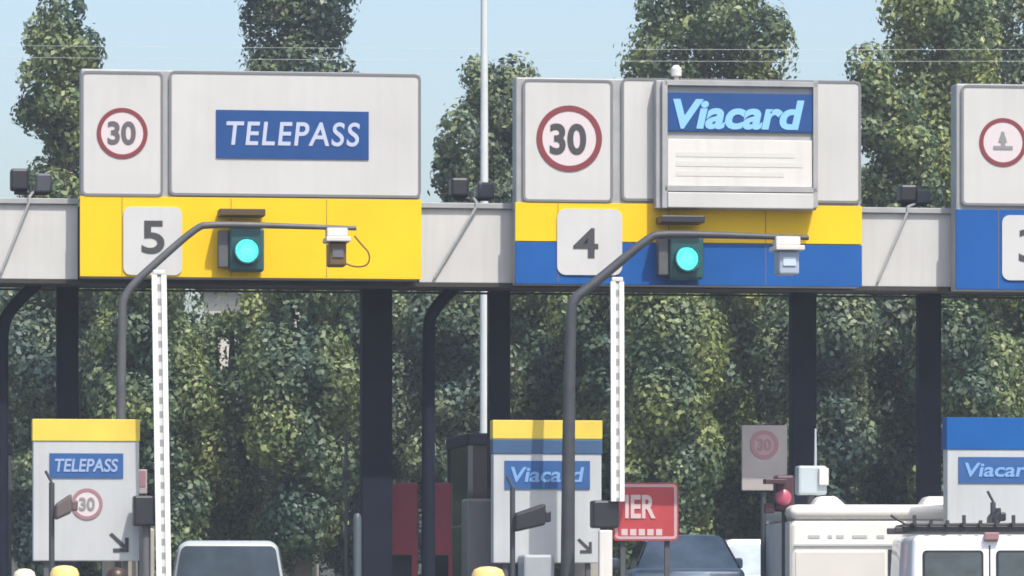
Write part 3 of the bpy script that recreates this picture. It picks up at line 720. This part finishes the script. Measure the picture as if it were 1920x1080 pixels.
# white lorry with box body
Y = 59.; x0, x1 = WX(1482, Y), WX(1852, Y); W = x1-x0; cx = (x0+x1)/2; ztop = WZ(946, Y)
t = thing('box_lorry', 'white box lorry with cream rear door and side toned grey for shade', 'lorry', cx, Y, rot=R(1.5), site=False); h = W/2; L = 4.3
bd = part(MB().box(-h, h, 0, L, .75, ztop-.18, .07, 4), 'box_body', 'creamw', t)
part(MB().box(-h-.01, h+.01, -.03, L+.02, ztop-.179, ztop, .088, 5), 'roof_cap', 'creamw', t, True)
part(MB().box(-h-.006, -h-.001, .02, L-.02, .8, ztop-.2), 'side_panel', 'sideshade', t)  # thin skin whose grey colour stands for the wall's shade
for a_, b_ in ((1524, 1588), (1728, 1806)):
    a_, b_ = WX(a_, Y)-cx, WX(b_, Y)-cx; part(MB().hull([(a_, -.0, ztop-.02), (b_, -.0, ztop-.02), (b_, .7, ztop-.02), (a_, .7, ztop-.02), (a_+.08, .1, ztop+.10), (b_-.12, .1, ztop+.10), (b_-.12, .6, ztop+.10), (a_+.08, .6, ztop+.10)], .03), 'roof_vent', 'creamw', t, True)
zz = WZ(1022, Y)
part(MB().box(-h+.04, h-.05, -.022, -.001, zz-.012, zz+.012), 'ledge', 'dash', t)
z5 = WZ(1006, Y); mk = MB()
for a_, b_ in ((1515, 1537), (1552, 1560), (1568, 1582), (1598, 1626), (1644, 1658), (1700, 1722)):
    mk.box(WX(a_, Y)-cx, WX(b_, Y)-cx, -.008, -.001, z5-.018, z5+.018)
part(mk, 'marker_dashes', 'dash', t)
part(MB().box(-h+.06, WX(1659, Y)-cx, -.012, -.001, .8, WZ(1035, Y), .003), 'rear_door', 'cream', t)
part(MB().box(WX(1665, Y)-cx, WX(1700, Y)-cx, -.014, -.001, .8, WZ(1030, Y), .003), 'rear_window', 'glass', t)
part(MB().box(-h+.1, h-.1, L+.05, L+1.7, .5, ztop-.35, .12, 4), 'cab', 'whitecar', t, True)
part(MB().box(-h+.2, h-.2, L+1.69, L+1.715, 1.3, ztop-.55), 'windscreen', 'glass', t)
part(MB().box(-h+.2, h-.2, .1, L+1.4, .5, .748), 'chassis', 'dark', t)
for s in (-1, 1):
    part(MB().box(s*(h-.2)-.14, s*(h-.2)+.14, -.02, .05, .58, .7, .01), 'tail_light', 'tail', t)
    for yy in (1.0, L+.9): wheel(t, s*(h-.2), yy, .4, .24)

# white van with roof rack
Y = 48.; zt3 = WZ(1003, Y); x0, x1 = WX(1702, Y), WX(2012, Y); W = x1-x0; cx = (x0+x1)/2; h = W/2; L = 4.0
t = thing('roof_rack_van', 'white van with two rear windows and a dark roof rack', 'van', cx, Y, rot=0, site=False)
bd = MB().hull([(-h, .0, .3), (h, .0, .3), (h, L-.9, .3), (-h, L-.9, .3), (-h*.93, .08, zt3), (h*.93, .08, zt3), (h*.93, L-1.3, zt3), (-h*.93, L-1.3, zt3)], .07, 4)
bd.hull([(-h, L-1.2, .3), (h, L-1.2, .3), (h*.95, L, .32), (-h*.95, L, .32), (-h*.97, L-1.3, 1.1), (h*.97, L-1.3, 1.1), (h*.9, L-.1, .85), (-h*.9, L-.1, .85)], .07)
part(bd, 'body', 'whitecar', t, True)
zw1, zw0 = WZ(1036, Y), .95
def lean(z): return .08*(z-.3)/(zt3-.3)
for s0, s1 in ((WX(1735, Y)-cx, WX(1841, Y)-cx), (WX(1873, Y)-cx, WX(1980, Y)-cx)):
    g_ = .022; pane(t, ((s0-g_, lean(zw0)-.004, zw0-g_), (s1+g_, lean(zw0)-.004, zw0-g_), (s1+g_, lean(zw1)-.004, zw1+g_), (s0-g_, lean(zw1)-.004, zw1+g_)), 'window_seal', 'rubber', inset=(.0, .0), r=.04, off=.003)
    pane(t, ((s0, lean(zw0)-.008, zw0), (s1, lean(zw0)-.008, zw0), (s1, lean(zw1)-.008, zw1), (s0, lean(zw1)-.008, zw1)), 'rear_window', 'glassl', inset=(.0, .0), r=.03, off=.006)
part(MB().hull([(-.007, .004, .4), (.007, .004, .4), (.007, .03, .4), (-.007, .03, .4), (-.007, .068, zt3-.1), (.007, .068, zt3-.1), (.007, .1, zt3-.1), (-.007, .1, zt3-.1)]), 'door_gap', 'rubber', t)
part(MB().tube([(.12, .03, zw0+.02), (.42, .045, zw0+.28)], .009, 6), 'wiper', 'rubber', t)
for s in (-1, 1):
    part(MB().box(s*h*.93-.05, s*h*.93+.05, -.02, .06, .85, 1.25, .015), 'tail_light', 'tail', t)
    for yy in (.7, L-.75): wheel(t, s*(h-.1), yy, .31)
rk = MB(); zr0, zr1 = WZ(1001, Y), WZ(985, Y)
for yy in (.15, 1.1, 2.1): rk.box(WX(1694, Y)-cx, h*1.05, yy, yy+.05, zr0+.02, zr1, .01)
for s in (-1, 1): rk.box(s*h*.9-.02, s*h*.9+.02, .1, 2.3, zr1-.02, zr1+.03, .008)
part(rk, 'roof_rack', 'rack', t)
ld = MB()
for i in range(9): ld.box(WX(1716+i*31, Y)-cx-.015, WX(1716+i*31, Y)-cx+.015, .05, .13, zr1-.001, zr1+(.10 if i % 3 == 0 else .05))
ld.tube([(WX(1672, Y)-cx, .12, zr1+.10), (WX(1700, Y)-cx, .12, zr1+.01), (h*1.0, .12, zr1+.012)], .014, 8)
part(ld, 'rack_rungs', 'rack', t)
part(MB().box(WX(1846, Y)-cx, WX(1874, Y)-cx, .02, .1, WZ(1013, Y), zr0+.015, .01), 'brake_light', 'pinkr', t)

# ------------------------------------------------------------------ trees
def leaves_mesh(name, C, size, m, parent, out=None):
    """C: (n,3) leaf centres; every leaf is a small folded four-sided blade"""
    n = len(C); a = rng.normal(size=(n, 3))*.75; a = a if out is None else a+out*2.0; a /= np.linalg.norm(a, axis=1)[:, None]
    r = rng.normal(size=(n, 3)); u = np.cross(a, r); u /= np.linalg.norm(u, axis=1)[:, None]; v = np.cross(a, u)
    s = size*rng.uniform(.4, 1.55, n)[:, None]
    P = np.empty((n, 4, 3)); P[:, 0] = C-u*s; P[:, 1] = C-v*s*.62+a*s*.18; P[:, 2] = C+u*s; P[:, 3] = C+v*s*.62+a*s*.18
    me = bpy.data.meshes.new(name); me.vertices.add(4*n); me.vertices.foreach_set('co', P.reshape(-1).astype('f4'))
    me.loops.add(4*n); me.loops.foreach_set('vertex_index', np.arange(4*n, dtype='i4'))
    me.polygons.add(n); me.polygons.foreach_set('loop_start', np.arange(0, 4*n, 4, dtype='i4')); me.polygons.foreach_set('loop_total', np.full(n, 4, 'i4'))
    me.update(); me.validate(); me.materials.append(M[m])
    o = bpy.data.objects.new(name, me); COL.objects.link(o); o.parent = parent; return o
def tree(label, Y, prof, m, nleaf, size=.11, clump=(.25, .6), group='trees behind the toll plaza', name='poplar_tree', thick=.8, ncl=None, shell=.42, gaps=()):
    """prof: rows (z, xl, xr) of the crown outline in metres, from the top down"""
    nleaf = int(nleaf*3.6); size *= .52
    prof = sorted(prof); zs = [p[0] for p in prof]
    bx = (prof[0][1]+prof[0][2])/2; ztop = zs[-1]
    t = thing(name, label, 'tree', bx, Y, group, rot=0, site=False)
    def at(z):
        return np.interp(z, zs, [p[1] for p in prof]), np.interp(z, zs, [p[2] for p in prof])
    # clump centres through the volume, more near the outside
    ar = sum((prof[i+1][0]-prof[i][0])*((prof[i][2]-prof[i][1])+(prof[i+1][2]-prof[i+1][1]))/2 for i in range(len(prof)-1))
    ncl = ncl or int(ar*9)
    zz = rng.uniform(zs[0], ztop, ncl*3); l, r = at(zz); keep = rng.uniform(0, 1, len(zz)) < ((r-l)/max(p[2]-p[1] for p in prof)+.08)
    zz, l, r = zz[keep][:ncl], l[keep][:ncl], r[keep][:ncl]; n = len(zz)
    th = rng.uniform(0, 2*math.pi, n); q = rng.uniform(0, 1, n)**shell
    cr = clump[0]+(clump[1]-clump[0])*rng.uniform(0, 1, n)**1.8
    hw = np.maximum((r-l)/2-cr*.35, .05)
    cx_ = (l+r)/2-bx+np.cos(th)*q*hw; cy_ = np.sin(th)*q*hw*thick
    per = rng.multinomial(nleaf, (cr**2)/np.sum(cr**2)); idx = np.repeat(np.arange(n), per)
    g = rng.normal(size=(len(idx), 3)); g /= np.linalg.norm(g, axis=1)[:, None]; g *= (rng.uniform(0, 1, len(idx))**.3)[:, None]*np.where(rng.uniform(0, 1, len(idx)) < .12, rng.uniform(1, 1.3, len(idx)), 1)[:, None]
    C = np.stack([cx_[idx], cy_[idx], zz[idx]], 1)+g*cr[idx][:, None]*np.array([1, 1, 1.15])
    kp = C[:, 2] > .3
    for gx0, gx1, gz0, gz1, keepf in gaps:      # gaps cut through the foliage along camera sight lines, boxes from image pixels
        inside = (C[:, 0]+bx > gx0) & (C[:, 0]+bx < gx1) & (C[:, 2] > gz0) & (C[:, 2] < gz1)
        kp &= ~(inside & (rng.uniform(0, 1, len(C)) > keepf))
    leaves_mesh('crown', C[kp], size, m, t, g[kp])
    # trunk and limbs
    tk = MB(); N = 7; path = []
    for i in range(N):
        z = ztop*.93*i/(N-1); a_, b_ = at(max(z, zs[0])); path.append(Vector(((a_+b_)/2-bx+random.uniform(-.08, .08), random.uniform(-.1, .1), z)))
    tk.tube(path, [.24*(1-i/(N-.6))+.02 for i in range(N)], 9)
    for j in range(0, n, max(1, n//28)):
        e = Vector((cx_[j], cy_[j], zz[j])); zb_ = max(.8, zz[j]-abs(cx_[j])*1.1-.6)
        i0 = min(N-2, int(zb_/(ztop*.93)*(N-1))); f_ = zb_/(ztop*.93)*(N-1)-i0; b0 = path[i0].lerp(path[i0+1], max(0, min(1, f_)))
        mid = b0.lerp(e, .55)+Vector((0, 0, -.12)); tk.tube([b0, mid, e], [.06, .04, .012], 5)
    part(tk, 'trunk', 'bark', t, True)
    return t
def PR(Y, rows): return [(WZ(py, Y), WX(a, Y), WX(b, Y)) for py, a, b in rows]
# the trees that rise above the signs (outlines traced from image pixels, turned into metres at their own distance)
Y = 98.
tree('slender tree rising left of the number 5 sign, lumpy crown', Y, PR(Y, [(-8, 95, 125), (15, 62, 160), (80, 50, 166), (125, 40, 190), (165, 22, 198), (215, 28, 190), (250, 62, 185), (300, 82, 200), (370, 40, 220), (500, 0, 260), (800, 0, 260), (1040, 60, 210)]), 'leaf_a', 15000, clump=(.2, .5), ncl=260, thick=1.1)
Y = 101.
tree('broad tree rising behind the TELEPASS panel', Y, PR(Y, [(-190, 530, 570), (-90, 480, 630), (0, 452, 655), (50, 455, 650), (70, 478, 655), (130, 436, 660), (300, 400, 700), (520, 380, 720), (800, 390, 700), (1040, 460, 640)]), 'leaf_b', 26000, clump=(.28, .7), ncl=340, thick=1.1)
Y = 96.
tree('small pointed tree beside the tall pale mast', Y, PR(Y, [(104, 890, 915), (128, 868, 965), (150, 856, 1000), (200, 842, 1010), (250, 812, 1010), (300, 828, 1015), (360, 822, 1010), (500, 800, 1030), (800, 800, 1030), (1040, 850, 980)]), 'leaf_b', 15000, clump=(.2, .5), ncl=230, thick=1.1)
Y = 102.
tree('broad tree rising behind the number 4 sign', Y, PR(Y, [(-200, 1290, 1340), (-100, 1220, 1410), (0, 1196, 1445), (60, 1186, 1470), (100, 1178, 1468), (150, 1190, 1465), (300, 1150, 1500), (520, 1140, 1540), (800, 1150, 1520), (1040, 1240, 1420)]), 'leaf_a', 28000, clump=(.28, .7), ncl=340, thick=1.1)
Y = 100.
tree('tall light green tree right of the number 4 sign', Y, PR(Y, [(-220, 1760, 1790), (-100, 1710, 1850), (0, 1672, 1860), (60, 1650, 1862), (105, 1655, 1865), (160, 1700, 1860), (230, 1660, 1855), (400, 1600, 1840), (600, 1590, 1840), (1040, 1660, 1780)]), 'leaf_c', 24000, clump=(.28, .65), ncl=320, thick=1.1)
Y = 97.
tree('low leafy tree with a pointed left shoot beside the number 4 sign', Y, PR(Y, [(98, 1598, 1625), (120, 1598, 1660), (180, 1612, 1690), (260, 1618, 1740), (330, 1615, 1760), (500, 1600, 1780), (800, 1600, 1760), (1040, 1650, 1720)]), 'leaf_a', 16000, clump=(.2, .48), ncl=210, thick=1.1)
Y = 104.
tree('tall dark tree at the right edge', Y, PR(Y, [(-240, 1900, 1950), (-100, 1840, 2030), (0, 1830, 2060), (200, 1800, 2080), (500, 1780, 2090), (1040, 1860, 2000)]), 'leaf_b', 22000, clump=(.28, .7), ncl=340, thick=1.1)
# the belt of lower trees seen under the canopy
belt = [(-60, 92, 430, 'leaf_b', 'dark'), (110, 90, 470, 'leaf_b', 'dark'), (290, 88, 455, 'leaf_a', 'mid green'), (430, 91, 560, 'leaf_c', 'olive'), (565, 88, 470, 'leaf_a', 'mid green'),
        (700, 93, 430, 'leaf_b', 'dark'), (850, 89, 450, 'leaf_b', 'dark'), (1010, 92, 440, 'leaf_a', 'mid green'), (1140, 90, 460, 'leaf_a', 'mid green'), (1255, 87, 450, 'leaf_c', 'olive'),
        (1400, 92, 440, 'leaf_c', 'olive'), (1545, 89, 455, 'leaf_b', 'dark'), (1670, 91, 440, 'leaf_b', 'dark'), (1810, 88, 450, 'leaf_a', 'mid green'), (1960, 90, 440, 'leaf_c', 'olive')]
where = ['beyond the left edge', 'behind the left booth', 'behind the number 5 boom', 'right of the boom, lowest top', 'between the boom and wide column', 'behind the wide column', 'behind the bent pipe',
         'behind the number 4 mast', 'just left of the number 4 boom', 'just right of the number 4 boom', 'above the small ringed board', 'right of the next dark column', 'behind the rightmost column', 'above the blue topped panel', 'beyond the right edge']
for (px, Y, top, m, hue), wh in zip(belt, where):
    j = lambda a: a+random.uniform(-14, 14)
    rows = [(top-12, px-18, px+20), (top+30, j(px-60), j(px+60)), (top+110, j(px-84), j(px+84)), (top+220, j(px-100), j(px+100)), (top+340, j(px-88), j(px+94)), (top+480, j(px-92), j(px+88)), (1085, px-70, px+70)]
    tree('%s bushy tree %s' % (hue, wh), Y, PR(Y, rows), m, 17000, size=.10, clump=(.26, .72), name='bushy_tree', ncl=75, shell=.6, thick=1.3,
         gaps=[(WX(388, Y), WX(452, Y), WZ(588, Y), WZ(535, Y), .04), (WX(408, Y), WX(446, Y), WZ(700, Y), WZ(628, Y), .03), (WX(548, Y), WX(566, Y), WZ(622, Y), WZ(570, Y), .04)])
# far wood closing the view
n = 60000
X = rng.uniform(-24, 24, n); hgt = 7.2+1.2*np.sin(X*.9)+.7*np.sin(X*2.3+1); Z = rng.uniform(.2, 1, n)**.8*hgt; Yy = 110+rng.normal(0, 1.6, n)+np.sin(X*1.7)+.7*np.sin(Z*2.1+X)
o = leaves_mesh('woodland', np.stack([X, Yy, Z], 1), .2, 'leaf_b', None); o['kind'] = 'stuff'; o['label'] = 'dense dark woodland far behind the toll plaza'; o['category'] = 'woodland'

# pale house glimpsed through the gaps cut in the trees
Y = 94.5; x0, x1 = WX(392, Y), WX(575, Y)
t = thing('farmhouse', 'pale cream house just glimpsed through gaps cut in the trees right of the left boom', 'house', (x0+x1)/2, Y+.0, rot=0, site=False); h = 1.1; h = (x1-x0)/2+.1
part(MB().box(-h, h, 0, 3.4, 0, WZ(540, Y)), 'wall', 'wall', t)
part(MB().hull([(-h-.2, -.25, WZ(540, Y)+.002), (h+.2, -.25, WZ(540, Y)+.002), (h+.2, 3.6, WZ(540, Y)+.002), (-h-.2, 3.6, WZ(540, Y)+.002), (-h-.2, 1.9, WZ(500, Y)), (h+.2, 1.9, WZ(500, Y)), (h+.2, 2.1, WZ(500, Y)), (-h-.2, 2.1, WZ(500, Y))]), 'roof', 'tile', t)
for zz in (1.2, 3.2): part(MB().box(-.4, .4, -.02, -.001, zz, zz+1.1), 'window', 'bglass', t)

# ------------------------------------------------------------------ thin haze volume, added to lift the dark tones
hz = MB(); hz.box(-60, 60, -12, 135, -1.6, 22); 
hm = bpy.data.materials.new('haze'); hm.use_nodes = True; n_ = hm.node_tree; n_.nodes.remove(n_.nodes['Principled BSDF'])
pv = n_.nodes.new('ShaderNodeVolumePrincipled'); pv.inputs['Color'].default_value = (.85,.92,1,1); pv.inputs['Density'].default_value = .0009; pv.inputs['Anisotropy'].default_value = .2
n_.links.new(pv.outputs[0], n_.nodes['Material Output'].inputs['Volume'])
ho = hz.build('haze', hm); ho['kind'] = 'stuff'; ho['label'] = 'thin pale haze added to lift the shadows'; ho['category'] = 'haze'

# small red and white marker beside the TELEPASS island panel
y = -3.2; x0, x1, z0, z1 = RC(249, 880, 276, 926, y)
t = thing('lane_marker', 'small faded red and white marker between the TELEPASS island panel and the boom', 'marker', (x0+x1)/2, y)
pm = part(MB().box(x0, x1, y, y+.04, z0, z1, .01), 'plate', 'palepink', t)
part(MB().box(x0+.02, x1-.02, y-.006, y-.001, z0+.08, z1-.02), 'red_field', 'pinkr', t, parent=pm)
part(MB().tube([((x0+x1)/2, y+.07, .15), ((x0+x1)/2, y+.07, z1-.03)], .025), 'post', 'mastd', t, True)
# faint overhead wires
for i, (a_, b_) in enumerate(((66, 118), (88, 140))):
    Y = 84.+i*.8; P = []
    for q in range(25):
        u = q/24; P.append(Vector((-60+120*u, Y, WZ(a_+(b_-a_)*u, Y)-1.2*4*u*(1-u)+1.2)))
    t = thing('overhead_wire', ['upper', 'lower'][i]+' of two faint thin overhead wires crossing the sky', 'wire', 0, Y, 'overhead wires', rot=0, site=False)
    P = [p-Vector((0, Y, 0)) for p in P]
    part(MB().tube(P, .0028, 5), 'strand', 'pole', t)
